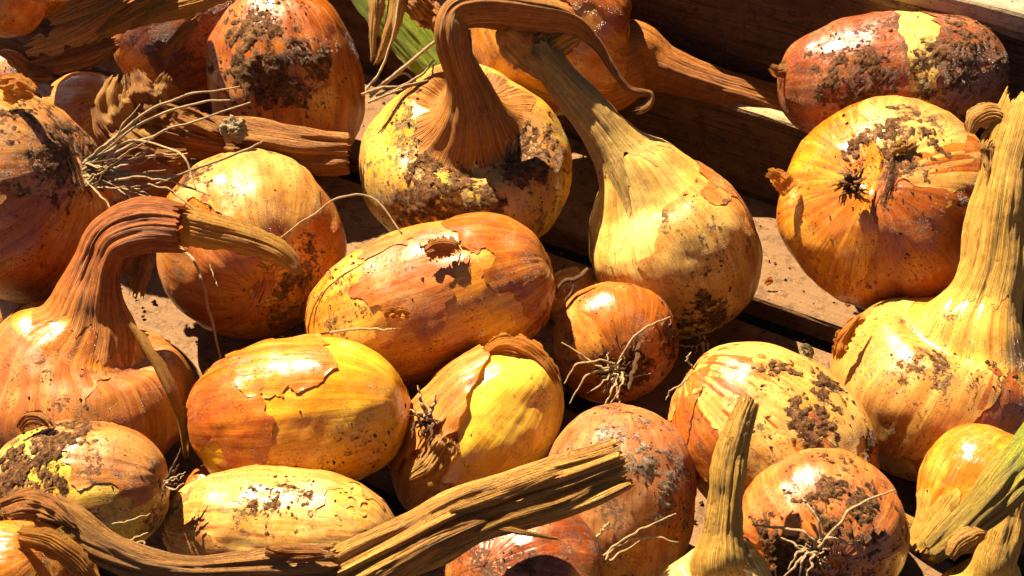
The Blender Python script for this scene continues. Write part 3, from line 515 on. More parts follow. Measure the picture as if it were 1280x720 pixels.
def build_onion(o, idx):
    t = DEPTH[o['k']]; mpp = t / F; seed = 3.17 * (idx + 1); small = o['R'] < 70
    c = at(*o['c'], t); a = c2w(unit(o['ax'])); R = o['R'] * mpp
    neck = o.get('neck'); NT_ = 96 if small else 152
    # axis profile
    phe = math.radians(180)
    if neck:
        r1 = neck[0][3] * mpp; phe = math.pi - math.asin(min(.95, (r1 / R) * 1.18))
    ph = np.linspace(.012, phe - (0 if neck else .012), 90)
    h = np.where(ph < math.pi / 2, -o['Lr'] * np.cos(ph), -o['Ln'] * np.cos(ph)) * mpp
    h = h + np.where(ph < .35, (1 - ph / .35) ** 2 * .06 * R, 0)        # dimple at the root
    r = R * np.sin(ph) ** o['p']
    Pb = c + a * h[:, None]
    ctrl = np.column_stack([Pb, r, r]); nb = len(ctrl)
    if neck:
        nk = np.array([[*at(q[0], q[1], t, q[2]), q[3] * mpp, q[4] * mpp] for q in neck])
        seq = np.vstack([ctrl[[-14, -7, -1]], nk]); sm = catmull(seq, 22 * (len(seq) - 1))
        ctrl = np.vstack([ctrl[:-14], sm])
        nb = 90 - 14 + 44
    # even spacing along the profile curve
    d = np.linalg.norm(np.diff(ctrl[:, :4], axis=0), axis=1); s = np.concatenate([[0], np.cumsum(d)])
    def res(n, s0, s1):
        u = np.linspace(s0, s1, n); return u, np.column_stack([np.interp(u, s, ctrl[:, k]) for k in range(5)])
    nring = 70 if small else 112
    sb = s[nb - 1]
    step = s[-1] if not neck else sb
    n_tot = nring if not neck else int(nring * s[-1] / sb)
    u, G = res(n_tot, 0, s[-1])
    if neck:                                                            # soften the joint
        kk = np.exp(-((u - sb * .98) / (.34 * R)) ** 2)[1:-1, None]
        for _ in range(160):
            G[1:-1] += kk * .5 * (.5 * G[:-2] + .5 * G[2:] - G[1:-1])
    P = G[:, :3]
    T_, N, B = frames(P, V_ if neck and o['ax'][2] < .6 else None)
    if neck and o['ax'][2] >= .6:
        T_, N, B = frames(P, U_ * .9 + V_ * .1)
        # the neck turns upright: blend the reference so that the frame never degenerates
        T_, N, B = frames(P)
    th = np.linspace(0, 2 * math.pi, NT_, endpoint=False)
    V = (P[:, None] + (G[:, 3][:, None] * np.cos(th))[..., None] * B[:, None] + (G[:, 4][:, None] * np.sin(th))[..., None] * N[:, None]).reshape(-1, 3)
    T = grid_tris(n_tot, NT_); ct, st_, ss = np.tile(np.cos(th), n_tot), np.tile(np.sin(th), n_tot), np.repeat(u / R, NT_)
    Nn = vnormals(V, T); cen = np.repeat(P, NT_, 0)
    if np.mean(np.sum(Nn * (V - c), 1)) < 0: Nn = -Nn; T = T[:, ::-1]
    X = (V - c) / R + seed
    rr = np.repeat(G[:, 3], NT_) / R
    amp = .045 * fbm(X * 1.3, 2) + .010 * pn(np.column_stack([ct * 3.2, st_ * 3.2, ss * .5 + seed])) * np.clip(rr * 1.5, 0, 1) \
        + .006 * pn(np.column_stack([ct * 8, st_ * 8, ss * .5 + seed])) * np.clip(rr * 1.3, 0, 1) + .006 * fbm(X * 5, 2)
    V = V + Nn * (amp * R)[:, None]
    tipf = np.zeros(len(V))
    if neck:
        k = np.clip((np.repeat(u, NT_) - sb * .98) / (sb * .40), 0, 1); rn = np.repeat(np.sqrt(G[:, 3] * G[:, 4]), NT_)
        q = np.column_stack([ct * 2.2, st_ * 2.2, ss * .5 + seed]); rd = 1 - 2 * np.abs(pn(q)); rd2 = 1 - 2 * np.abs(pn(q * [2.6, 2.6, 1.6] + 7))
        cr = 0
        for z_ in (0., 2.3, 4.1):
            d_ = np.angle(np.exp(1j * (np.tile(th, n_tot) - seed - z_ - .5 * ss - .6 * pn(np.column_stack([ss * 1.3 + z_, ss * 0 + seed, ss * 0])))))
            cr = cr - .20 * np.exp(-(d_ / .30) ** 2) * (.55 + .8 * pn(np.column_stack([ss * 1.1 + seed, ss * 0 + z_, ss * 0])))
        V = V + Nn * (k * rn * cr)[:, None]
        V = V + Nn * (k * rn * (.05 * (rd - .5) + .05 * (rd2 - .5) + .12 * pn(np.column_stack([ct, st_, ss * 1.6 + seed]))))[:, None]
        tipf = np.clip((np.repeat(u, NT_) - sb * .95) / (s[-1] - sb * .95), 0, 1)
    nh0 = (V - c) / (np.linalg.norm(V - c, axis=1)[:, None] + 1e-9); soilf = np.full(len(V), -1.)
    for i, sl in enumerate(o['soil']):
        soilf = np.maximum(soilf, nh0 @ unit(c2w(sl[0])) - sl[1] - .03 - .05 * sl[2] + sl[2] * .42 * fbm(X * 3.2 + 21 * i, 4, .6))
    att = {'fib': np.column_stack([ct, st_, ss * 1. + seed]), 'nrm': X, 'tip': tipf, 'soilf': soilf}
    Nn = vnormals(V, T)
    zmin = V[:, 2].min(); base = np.array([c[0], c[1], max(0., zmin)])
    e = thing('onion', o['label'], 'onion', base, GROUP)
    inb = np.repeat(u, NT_) <= sb * 1.0
    if neck:
        sel = u <= sb * 1.25; nbr = min(n_tot, int(sel.sum()) + 1)
        Tb = grid_tris(nbr, NT_); Vb = V[:nbr * NT_]
        bo = mesh_obj('bulb', Vb, Tb if True else Tb, MB[o['mat']], e, base, {q: x[:nbr * NT_] for q, x in att.items()})
        # neck sheath starts a little below the joint with a ragged hem
        f0 = np.repeat(u, NT_) - sb * (.96 + o.get('hem', 0.) + .13 * pn(np.column_stack([ct * 2.5, st_ * 2.5, ss * 0 + seed])) + .06 * pn(np.column_stack([ct * 8, st_ * 8, ss * 0 + seed])))
        rag = .5 + .6 * pn(np.column_stack([ct * 3, st_ * 3, ss * 0 + seed + 3])) + .4 * pn(np.column_stack([ct * 9, st_ * 9, ss * 0 + seed]))
        f1 = (s[-1] - np.repeat(u, NT_)) - .15 * R * rag
        Vn = V + Nn * (.45 * mpp)
        v2, t2, a2 = clip(Vn, T, np.minimum(f0, f1), att)
        mesh_obj('neck', v2, t2, MN[o['nmat']], e, base, a2)
    else:
        bo = mesh_obj('bulb', V, T, MB[o['mat']], e, base, att)
    # papery outer skin, torn
    nh = (V - c) / (np.linalg.norm(V - c, axis=1)[:, None] + 1e-9)
    inside_b = (sb * 1.02 - np.repeat(u, NT_)) / R * 3 if neck else np.ones(len(V))
    for i, sk in enumerate(o['skin']):
        dr, thr, am, fr, mk, off = sk
        f = nh @ unit(c2w(dr)) - thr + am * .75 * fbm(X * fr + 11 * i, 3) + am * .16 * fbm(X * fr * 5 + 3, 2) \
            + .10 * am * pn(np.column_stack([ct * 7, st_ * 7, ss * .8 + seed]))
        f = np.minimum(f, inside_b)
        off = off if mk == 's_wrap' else off * .34
        lift = off * mpp * (1 + 1.5 * np.exp(-np.maximum(f, 0) / .05) * (.2 + 1.3 * pn(X * 3 + 2 * i)) + .25 * pn(X * 4))
        wr = .006 * R * (1 - 2 * np.abs(pn(np.column_stack([ct * 6, st_ * 6, ss * 1.1 + seed + i])))) * (2.6 if mk == 's_wrap' else 1)
        vs = V + Nn * np.maximum(lift + wr, .25 * off * mpp)[:, None]
        v2, t2, a2 = clip(vs, T, f, {**att, 'nrm': X + 5 * (i + 1)})
        if len(t2) > 30: mesh_obj('outer_skin', v2, t2, MS[mk], bo, base, a2)
    rg = np.random.RandomState(idx + 5); pp, pnn, psz = [], [], []
    area_ok = (nh @ V_ > -.3)
    for i, sl in enumerate(o['soil']):
        dr, thr, am = sl[:3]; mk = sl[3] if len(sl) > 3 else 'soil'
        fn = fbm(X * 3.2 + 21 * i, 4, .6)
        f = nh @ unit(c2w(dr)) - thr - .08 - .07 * am + am * .42 * fn + .42 * am * fbm(X * 11 + 4, 4, .7)
        f = np.minimum(f, inside_b)
        hh = mpp * (.4 + 3.2 * np.clip(f / .25, 0, 1) * (.5 + .8 * np.abs(fbm(X * 9, 3, .6))) + 2.0 * np.abs(fbm(X * 22, 2)))
        v2, t2, a2 = clip(V + Nn * (hh + .8 * mpp)[:, None] * 1.0, T, f + .10, {**att, 'cf': f})
        if len(t2) > 30: mesh_obj('soil_crust', v2, t2, MSOIL[mk], bo, base, a2)
        cand = np.where((f > -.12 - .5 * am * .3) & area_ok)[0]
        if len(cand):
            m = min(90, 20 + len(cand) // 25); ii = rg.choice(cand, m)
            pp.append(V[ii]); pnn.append(Nn[ii]); psz.append(mpp * (.7 + 2.0 * rg.rand(m) ** 3))
    cand = np.where(area_ok & (inside_b > 0) & (fbm(X * 1.7 + 3, 3) > .12))[0]
    if len(cand):
        m = 40 if small else 90; ii = rg.choice(cand, m); pp.append(V[ii]); pnn.append(Nn[ii]); psz.append(mpp * (.5 + 1.3 * rg.rand(m) ** 3))
    if pp: make_crumbs('soil_crumbs', e, base, np.vstack(pp), np.vstack(pnn), np.concatenate(psz), MSOIL['crumb'], idx)
    o['_e'] = e; o['_base'] = base; o['_t'] = t
    o['_root'] = c - a * o['Lr'] * mpp * .93
    return e

# ------------------------------------------------------------------ crate and ground
WOOD = wood_mat('weathered_wood', (.42,.25,.13), (.30,.17,.08), .7)
WOODD = wood_mat('shade_toned_wood', (.085,.038,.017), (.05,.022,.010), .04, (.34,.22,.11))  # shade of the wall and ledge fronts painted in, tops tinted as lit
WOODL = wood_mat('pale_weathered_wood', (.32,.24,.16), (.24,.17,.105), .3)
WOODF = wood_mat('sandy_wood_shaded_sides', (.16,.08,.038), (.10,.048,.022), .12, (.135,.072,.03))  # shaded board sides put into the dark base, sandy tops tinted as lit
ANG = math.radians(-29)
WD = np.array([math.cos(ANG), math.sin(ANG), 0]); WN = np.array([math.sin(ANG), -math.cos(ANG), 0])   # along the back wall / towards the viewer
B0 = np.array([.112, .131, 0])
def board(name, along0, along1, n0, n1, z0, z1, mat, parent, origin, seed):
    """sawn board in crate axes with worn, slightly wavy edges (local x runs along the grain)"""
    L = along1 - along0; nx = 60
    prof = []
    w = n1 - n0; hgt = z1 - z0; b = min(.0022, w * .2, hgt * .2)
    pts = [(0, b), (0, hgt - b), (b * .3, hgt - b * .3), (b, hgt)] + [(w * k / 8, hgt) for k in range(1, 8)] + [(w - b, hgt), (w - b * .3, hgt - b * .3), (w, hgt - b), (w, b), (w - b, 0), (b, 0)]
    pts = np.array(pts); m = len(pts); x = np.linspace(0, L, nx)
    X, K = np.meshgrid(x, np.arange(m), indexing='ij'); Y = pts[K, 0]; Z = pts[K, 1]
    nz = fbm(np.stack([X * 30 + seed, Y * 140, Z * 140], -1), 3) * .0007; nz2 = pn(np.stack([X * 9 + seed, Y * 20, Z * 20], -1)) * .0012
    Y = Y + nz + nz2 * (np.abs(Y - w / 2) > w * .45); Z = Z + nz * 1.0
    V = np.stack([X, Y, Z], -1).reshape(-1, 3); T = grid_tris(nx, m)
    i0 = len(V); V = np.vstack([V, [[0, w / 2, hgt / 2], [L, w / 2, hgt / 2]]])
    T = np.vstack([T, [[(k + 1) % m, k, i0] for k in range(m)], [[(nx - 1) * m + k, (nx - 1) * m + (k + 1) % m, i0 + 1] for k in range(m)]])
    o = mesh_obj(name, V, T, mat, parent, (0, 0, 0), smooth=False)
    loc = B0 + WD * along0 + WN * n0 + np.array([0, 0, z0]) - origin
    # local x -> WD, local y -> WN, local z -> up
    from mathutils import Matrix
    o.matrix_local = Matrix(((WD[0], WN[0], 0, loc[0]), (WD[1], WN[1], 0, loc[1]), (0, 0, 1, loc[2]), (0, 0, 0, 1)))
    return o
corigin = np.array([0., 0, -.016])
crate = thing('wooden_crate', 'weathered wooden crate of sandy slats that holds the onions', 'crate', corigin)
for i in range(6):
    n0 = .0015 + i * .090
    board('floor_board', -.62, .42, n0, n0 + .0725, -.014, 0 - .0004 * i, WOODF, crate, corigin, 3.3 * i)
board('ledge_board', -.62, .42, -.026, 0, -.012, .05, WOODD, crate, corigin, 41)
board('wall_board', -.62, .42, -.050, -.0285, .004, .112, WOODD, crate, corigin, 57)
board('rim_board', -.62, .42, -.095, -.0275, .1125, .124, WOODL, crate, corigin, 71)
gm = soil_mat('ground_soil', (.06,.035,.02), (.14,.09,.05))
gv = []
gn = 60; gx = np.linspace(-1, 1, gn); GX, GY = np.meshgrid(gx, gx, indexing='ij')
GV = np.stack([np.sign(GX) * np.abs(GX) ** 3 * 40, np.sign(GY) * np.abs(GY) ** 3 * 40, 0 * GX - .022 + 0 * GX], -1).reshape(-1, 3)
GV[:, 2] += np.minimum(0, -.004 * np.abs(pn(GV * 20)))
g = mesh_obj('ground', GV, grid_tris(gn, gn, False)[:, [0, 2, 1]], gm, None, (0, 0, 0), {'nrm': GV * 25}); g['kind'] = 'structure'

# ------------------------------------------------------------------ onions
for i, o in enumerate(ON): build_onion(o, i)
BY = {o['k']: o for o in ON}
# ------------------------------------------------------------------ roots, leaves, stalks
def part_root(k, ctrl, seed, mat=None, name='root'):
    o = BY[k]; ctrl = [(*q[:3], q[3] * .82) for q in ctrl]; tube(name, ctrl, o['_t'], mat or ROOT, o['_e'], o['_base'], seed=seed, wob=3.5)
def loose(name, label, cat, px, py, depth):
    p = at(px, py, depth); return thing(name, label, cat, p, {'dry_stalk': 'dry stalks lying over the onions', 'leaf_scrap': 'withered scraps among the onions', 'skin_flake': 'skin flakes on the crate floor', 'dry_leaf': 'dry leaves behind the upright neck'}.get(name)), p

# long fan of roots on the left-hand onion
ends = [[(205,128,60),(300,108,70)],[(185,150,55),(250,128,70),(288,125,72)],[(190,170,60),(313,128,90)],[(160,178,50),(225,192,80),(245,238,92)],
        [(200,222,45),(300,190,85),(330,176,90)],[(170,198,50),(235,192,66)],[(170,228,40),(215,240,55),(245,262,60)],[(160,232,40),(200,252,52)],
        [(160,215,38),(230,232,60),(262,244,70)],[(175,235,42),(240,212,66)],[(150,205,45),(190,183,55)],[(165,222,50),(210,226,60)],[(140,235,35),(180,262,45)]]
for i, e in enumerate(ends):
    part_root('A', [(104 + 2 * (i % 3), 205 + 2.6 * i, 30, 2.7)] + [(x, y, z, 2.1 - .6 * j / len(e)) for j, (x, y, z) in enumerate(e)][:-1] + [(*e[-1], 1.2)], i + 1)
rg = np.random.RandomState(12)
for i in range(16):
    a_ = rg.uniform(-.9, .9); l = rg.uniform(35, 110); y0 = 215 + rg.uniform(-14, 22)
    part_root('A', [(106, y0, 30, 1.8), (106 + .5 * l * math.cos(a_), y0 - .4 * l * math.sin(a_) + rg.uniform(-8, 8), 40 + rg.uniform(0, 20), 1.5), (106 + l * math.cos(a_), y0 - l * math.sin(a_), 40 + rg.uniform(0, 30), .6)], 200 + i, ROOTD if i % 5 == 0 else ROOT)
# small onion's clogged tuft
for i, e in enumerate([[(745,455,75),(702,428,82)],[(790,425,80),(815,405,70),(838,396,60)],[(735,470,85),(712,505,80)],[(765,490,85),(745,520,75)],[(772,495,88),(775,515,84)],[(750,450,84),(722,458,85),(705,480,80)],[(758,475,80),(733,492,82)],[(778,480,90),(760,510,85)]]):
    part_root('L', [(766 + 3 * (i % 4), 460, 66, 2.0)] + [(x, y, z, 1.7) for x, y, z in e[:-1]] + [(*e[-1], .9)], 30 + i)
part_root('L', [(800,428,70,3.4),(794,455,80,4.2),(786,488,84,3.0)], 44, ROOTD)
# front reddish onion
for i, e in enumerate([[(1048,655,104),(1075,630,100),(1119,612,80)],[(1010,668,104),(975,660,92),(940,656,76)],[(1000,690,110),(985,712,104)],[(1006,696,112),(998,725,108)],[(1015,700,112),(1006,730,112)],[(1000,684,108),(976,672,98)],[(1035,672,106),(1062,678,98),(1074,676,92)],[(1022,650,104),(1008,630,98),(1002,622,94)],[(1000,700,112),(975,728,100)]]):
    part_root('Q', [(1019 + 3 * (i % 4), 690 - (i % 3), 92, 2.6)] + [(x, y, z, 2.2) for x, y, z in e[:-1]] + [(*e[-1], 1.1)], 50 + i)
def tuft(k, px, py, dz, n, ln, seed, spread=6.283, a0=0.):
    rg = np.random.RandomState(seed)
    for i in range(n):
        a_ = a0 + rg.uniform(-.5, .5) * spread; l = ln * rg.uniform(.4, 1); b_ = a_ + rg.uniform(-.8, .8)
        part_root(k, [(px + rg.uniform(-5, 5), py + rg.uniform(-4, 4), dz, 1.5), (px + .5 * l * math.cos(a_), py - .5 * l * math.sin(a_), dz + rg.uniform(2, 10), 1.2), (px + .5 * l * (math.cos(a_) + math.cos(b_)), py - .5 * l * (math.sin(a_) + math.sin(b_)), dz - .18 * l + rg.uniform(-2, 8), .5)], seed * 7 + i, ROOTD if i % 2 else ROOT)
tuft('L', 774, 466, 70, 16, 42, 61); tuft('Q', 1022, 690, 96, 14, 40, 62); tuft('H', 530, 528, 78, 12, 30, 63); tuft('K', 876, 424, 46, 8, 26, 64, 3.6, -1.57); tuft('C', 208, 604, 32, 8, 30, 65, 3., .3)
# dark root scar of the round golden onion
rg = np.random.RandomState(4)
for i in range(34):
    a_ = i / 34 * 6.283 + rg.uniform(-.2, .2); l = rg.uniform(10, 32)
    part_root('M', [(1064 + 3 * math.cos(a_), 230 - 3 * math.sin(a_), 100, 3.0), (1064 + .45 * l * math.cos(a_), 230 - .45 * l * math.sin(a_), 108 + rg.uniform(-2, 5), 2.0), (1064 + l * math.cos(a_ + .2), 230 - l * math.sin(a_ + .2), 104 - l * .10 + rg.uniform(-3, 5), .6)], 70 + i, ROOTM if i % 3 else ROOTD, 'root_stub')
# loose clump on the wrapped onion, pear onion, long oval onion and others
for i, e in enumerate([[(528,505,78),(522,482,80)],[(520,530,80),(515,548,84)],[(540,508,82),(545,492,84)],[(530,540,84),(522,560,88)],[(525,518,84),(512,512,86)],[(540,535,86),(536,556,90)]]):
    part_root('H', [(538, 524, 72, 4.2)] + [(x, y, z, 3.0) for x, y, z in e[:-1]] + [(*e[-1], 1.0)], 100 + i, ROOTD if i % 2 else ROOT)
for i, e in enumerate([[(868,432,48),(848,432,50)],[(880,440,46),(879,462,44)],[(885,436,46),(893,448,44)]]):
    part_root('K', [(880, 420, 44, 2.2)] + [(x, y, z, 1.7) for x, y, z in e[:-1]] + [(*e[-1], .8)], 110 + i)
part_root('I', [(384,420,60,1.4),(430,414,84,2.0),(470,412,96,2.0),(497,412,100,1.6)], 120)
part_root('I', [(345,302,62,1.2),(385,272,70,1.6),(432,246,74,1.7),(470,250,70,1.6),(503,293,74,1.3)], 121)
part_root('X', [(225,308,112,1.6),(246,335,122,2.2),(262,385,124,2.2),(279,465,112,1.4)], 122)
part_root('X', [(262,330,114,.8),(272,360,118,1.0),(279,382,114,.8)], 123)
part_root('P', [(862,470,60,1.6),(850,482,62,1.6),(838,490,62,1.2),(832,500,60,.8)], 124)
part_root('P', [(868,462,60,1.6),(858,450,62,1.4),(864,440,60,.8)], 125)
for i, e in enumerate([[(218,588,40),(224,580,44)],[(214,600,44),(232,590,46)],[(205,612,50),(200,630,52)],[(215,612,46),(230,604,48)],[(216,585,40),(226,560,40)]]):
    part_root('C', [(206, 606, 30, 2.4)] + [(x, y, z, 1.8) for x, y, z in e[:-1]] + [(*e[-1], .8)], 130 + i, ROOTD if i % 2 == 0 else ROOT)
part_root('C', [(130,690,86,2.2),(160,676,88,1.9),(185,666,84,1.2)], 136); part_root('C', [(150,684,88,1.4),(178,678,88,1.6),(190,700,84,1.0)], 137)
part_root('C', [(140,655,88,1.2),(170,648,86,1.4),(188,642,78,.9)], 138)
for i, e in enumerate([[(790,668,100),(845,642,92)],[(800,672,98),(848,678,90)],[(760,700,104),(800,676,100)]]):
    part_root('S', [(752 + 8 * i, 696 - 6 * i, 100, 1.6)] + [(x, y, z, 1.7) for x, y, z in e[:-1]] + [(*e[-1], .9)], 140 + i)
part_root('S', [(742,676,100,1.5),(752,664,102,2.0),(762,652,100,1.2)], 146)

def part_leaf(k, ctrl, seed, mat, name='leaf', **kw):
    o = BY[k]; ribbon(name, ctrl, o['_t'], LEAF[mat], o['_e'], o['_base'], seed=seed, **kw)
# bent neck: pale leaf tip beyond the sheath, strip hanging down its side
part_leaf('B', [(222,280,62,26),(262,289,62,24),(310,300,60,20),(345,314,57,17),(366,332,52,11),(371,348,46,5)], 1, 'olive', curl=.7, crumple=.22)
part_leaf('B', [(160,402,80,4),(182,434,88,7),(207,478,90,8),(226,528,78,7),(232,575,60,3)], 2, 'olive', curl=1.2, crumple=.4)
part_leaf('B', [(158,345,40,10),(168,325,46,16),(178,330,46,13),(166,375,46,12)], 3, 'brown', curl=.6, crumple=.6)
# curled scraps of skin
part_leaf('I', [(528,318,104,9),(545,310,106,15),(566,310,102,14),(576,318,98,8)], 8, 'brown', 'skin_flap', curl=.2, crumple=.5, ragged=.5)
part_leaf('I', [(478,392,106,6),(498,390,110,9),(518,394,108,7)], 9, 'skin', 'skin_flap', curl=.5, crumple=.6, ragged=.4)
part_leaf('H', [(604,446,40,8),(625,432,46,15),(652,436,46,18),(680,458,42,16),(702,494,34,7)], 11, 'skin', 'skin_flap', curl=.7, crumple=.5, ragged=.3)
part_leaf('H', [(508,600,84,10),(535,585,92,20),(552,560,96,20),(560,545,96,10)], 12, 'dry', 'skin_flap', curl=.7, crumple=.4)
part_leaf('M', [(990,238,40,14),(975,222,40,12),(958,214,40,5)], 13, 'skin', 'skin_flap', curl=.6, crumple=.5)
part_leaf('M', [(1118,178,100,10),(1130,188,104,16),(1150,176,100,10)], 14, 'dry', 'skin_flap', curl=.6, crumple=.6, ragged=.4)
part_leaf('N', [(990,82,20,12),(975,88,20,9),(962,82,20,4)], 16, 'brown', 'neck_stub', curl=.8, crumple=.4)
part_leaf('O', [(1046,452,50,8),(1052,432,60,12),(1064,410,62,10),(1090,385,56,4)], 17, 'skin', 'skin_flap', curl=.5, crumple=.6, ragged=.4)
part_leaf('O', [(1212,168,60,6),(1222,150,66,15),(1244,142,66,17),(1262,158,64,14),(1268,180,60,8)], 18, 'dry', 'leaf', curl=.9, crumple=.5)
part_leaf('O', [(1232,190,66,8),(1242,178,70,16),(1246,205,70,14),(1240,240,66,7)], 19, 'dry', 'leaf', curl=.8, crumple=.6)
part_leaf('K', [(690,95,62,14),(668,66,66,28),(645,44,64,30),(625,28,58,16)], 21, 'dry', 'leaf', curl=.7, crumple=.4)
part_leaf('K', [(670,70,58,16),(690,50,60,26),(715,38,56,22),(735,34,50,10)], 22, 'olive', 'leaf', curl=.3, crumple=.4)
part_leaf('C', [(42,640,84,10),(62,618,90,15),(80,632,92,12),(88,648,90,6)], 25, 'dry', 'skin_flap', curl=.5, crumple=.5, ragged=.4)
part_leaf('C', [(20,540,40,5),(34,524,44,11),(54,526,48,9),(68,540,46,4)], 26, 'brown', 'skin_flap', curl=.7, crumple=.7, ragged=.4)
part_leaf('A', [(0,112,90,20),(20,108,92,18),(45,118,88,8)], 27, 'skin', 'skin_flap', curl=.7, crumple=.5)
part_leaf('D', [(20,668,78,12),(60,680,84,17),(95,705,82,16),(120,735,70,10)], 28, 'skin', 'skin_flap', curl=.6, crumple=.4)

# dry stalks lying across the pile
e, p = loose('dry_stalk', 'thick fibrous dry stalk lying across the dark reddish onion', 'stalk', 600, 650, .474)
stalk('stem', [(380,752,0,40,28),(452,712,6,38,27),(520,676,10,36,26),(585,644,12,36,26),(650,622,12,38,28),(720,600,10,37,26),(790,574,6,31,20)], .474, LEAF['stalk'], e, p, 11, ridge=.24, ragged=.05, n=150, nt=96)
for i, c_ in enumerate([[(560,640,38,8),(600,628,44,10),(650,610,46,9),(705,588,42,4)],[(590,668,38,5),(640,648,44,7),(700,630,44,6),(742,610,40,3)],[(470,720,36,8),(520,690,42,10),(575,664,44,9),(612,650,40,4)],[(600,655,36,4),(650,665,46,4),(705,675,46,1.5)]]):
    ribbon('fibre_strip', c_, .474, LEAF['stalk' if i != 2 else 'stalk2'], e, p, seed=40 + i, curl=.4, crumple=.3)
e, p = loose('dry_stalk', 'thin brown dry stalk with a broken end lying by the flattish onion', 'stalk', 200, 700, .468)
stalk('stem', [(52,636,10,24,16),(86,658,8,25,19),(130,684,6,22,17),(178,704,4,20,15),(235,712,2,17,13),(300,710,2,19,14),(370,706,4,24,16),(430,700,2,20,12)], .468, LEAF['stalk2'], e, p, 23, ridge=.26, ragged=.06, ragged0=.05, n=130)
ribbon('fibre_strip', [(0,640,24,16),(30,632,30,20),(62,640,34,17),(92,662,32,8)], .468, LEAF['brown'], e, p, seed=51, curl=.5, crumple=.6)
ribbon('fibre_strip', [(72,660,34,6),(82,676,36,12),(76,690,34,8)], .468, LEAF['olive'], e, p, seed=52, curl=.5, crumple=.6)
ribbon('fibre_strip', [(330,688,24,8),(362,694,28,11),(410,692,28,7)], .468, LEAF['brown'], e, p, seed=53, curl=.5, crumple=.5)
e, p = loose('dry_stalk', 'brown hollow dry stalk with a crumpled flared end by the tall round onion', 'stalk', 300, 180, .655)
stalk('stem', [(165,140,0,30,22),(205,160,4,30,22),(260,172,8,29,22),(320,180,10,29,22),(385,190,8,29,22),(442,192,2,24,17)], .655, LEAF['brown'], e, p, 33, ridge=.2, ragged=.05)
for i, c_ in enumerate([[(190,178,30,14),(160,158,34,24),(142,128,34,28),(150,92,26,18)],[(205,150,30,14),(182,132,34,20),(172,108,32,18),(166,84,22,10)],[(215,140,34,10),(230,148,38,18),(260,160,36,16),(290,172,30,6)],[(185,188,34,10),(150,178,36,16),(128,160,32,14),(116,130,24,6)],[(235,190,34,6),(215,196,38,12),(190,192,36,8)],[(205,128,20,6),(198,112,26,12),(210,92,24,8)]]):
    ribbon('leaf_flap', c_, .655, LEAF['dry' if i in (0, 5) else 'brown'], e, p, seed=60 + i, curl=.6, crumple=.5)
e, p = loose('green_stalk', 'fresh green onion stalk fading to brown crossing the small golden onion', 'stalk', 1230, 630, .488)
stalk('stem', [(1320,532,0,32,20),(1278,580,2,30,20),(1236,628,4,26,18),(1196,666,4,21,15),(1160,694,2,15,10)], .488, straw_mat('green_stalk', (.30,.46,.03), (.40,.34,.06), (.30,.20,.04), .4, .12, .3), e, p, 45, ridge=.12, ragged=.06)

# leaves in the shade at the back
def leaf_thing(name, label, cat, px, py, depth, parts):
    e, p = loose(name, label, cat, px, py, depth)
    for i, (c_, m, kw) in enumerate(parts): ribbon('blade', c_, depth, LEAF[m], e, p, seed=px * .37 + i * 5, **kw)
leaf_thing('crumpled_leaf', 'crumpled dry straw-coloured leaves beside the shaded orange onion', 'leaf', 120, 40, .69,
    [([(30,62,0,12),(70,50,6,20),(110,30,10,22),(150,4,8,16),(180,-16,4,10)], 'dry', dict(curl=.5, crumple=.4, ragged=.4)),
     ([(60,30,10,10),(95,16,16,17),(130,2,18,16),(160,-16,14,8)], 'dry', dict(curl=.2, crumple=.4, ragged=.3)),
     ([(120,44,6,8),(150,26,12,15),(180,10,14,15),(215,-14,10,8)], 'olive', dict(curl=.4, crumple=.4)),
     ([(160,26,10,8),(205,14,16,14),(250,2,16,13),(300,-14,8,6)], 'olive', dict(curl=.5, crumple=.35)),
     ([(30,84,-12,8),(70,78,-6,15),(115,66,-4,15),(150,50,-6,7)], 'brown', dict(curl=.5, crumple=.5)),
     ([(200,70,0,5),(218,52,6,9),(236,34,6,8),(250,20,2,4)], 'brown', dict(curl=.7, crumple=.5)),
     ([(10,70,-10,8),(40,90,-8,12),(70,92,-10,8)], 'brown', dict(curl=.5, crumple=.5))])
leaf_thing('green_leaf', 'bright green leaf blade partly shaded behind the soil-caked onion', 'leaf', 505, 50, .70,
    [([(440,-40,0,24),(474,4,2,27),(510,44,4,28),(545,86,2,24),(570,126,0,14)], 'green', dict(curl=.35, crumple=.12, ragged=.05))])
leaf_thing('dry_leaf', 'pair of pale dry leaf tips hanging in front of the green leaf', 'leaf', 478, 40, .672,
    [([(474,-30,0,12),(470,8,4,11),(466,42,4,6),(466,80,0,3)], 'dry', dict(curl=.9, crumple=.4)),
     ([(500,-30,0,14),(495,10,4,13),(484,48,4,9),(468,82,0,3)], 'dry', dict(curl=.8, crumple=.4))])
leaf_thing('dry_leaf', 'crinkled brown leaf scrap behind the folded upright neck', 'leaf', 535, 20, .675,
    [([(505,-12,0,14),(530,12,4,20),(555,30,0,14)], 'brown', dict(curl=.3, crumple=.7))])
leaf_thing('leaf_scrap', 'small grey-white withered leaf scrap on the crate floor', 'leaf', 1012, 455, .60,
    [([(990,462,0,6),(1004,452,6,9),(1012,440,8,7),(1000,430,8,4)], 'grey', dict(curl=.6, crumple=.8)),
     ([(1000,452,0,5),(1018,460,4,9),(1030,478,2,8)], 'grey', dict(curl=.6, crumple=.8))])
leaf_thing('leaf_scrap', 'curled cream papery scrap under the green stalk', 'leaf', 1215, 680, .480,
    [([(1188,700,0,8),(1202,684,6,16),(1222,672,6,14),(1236,668,0,5)], 'dry', dict(curl=.9, crumple=.6))])
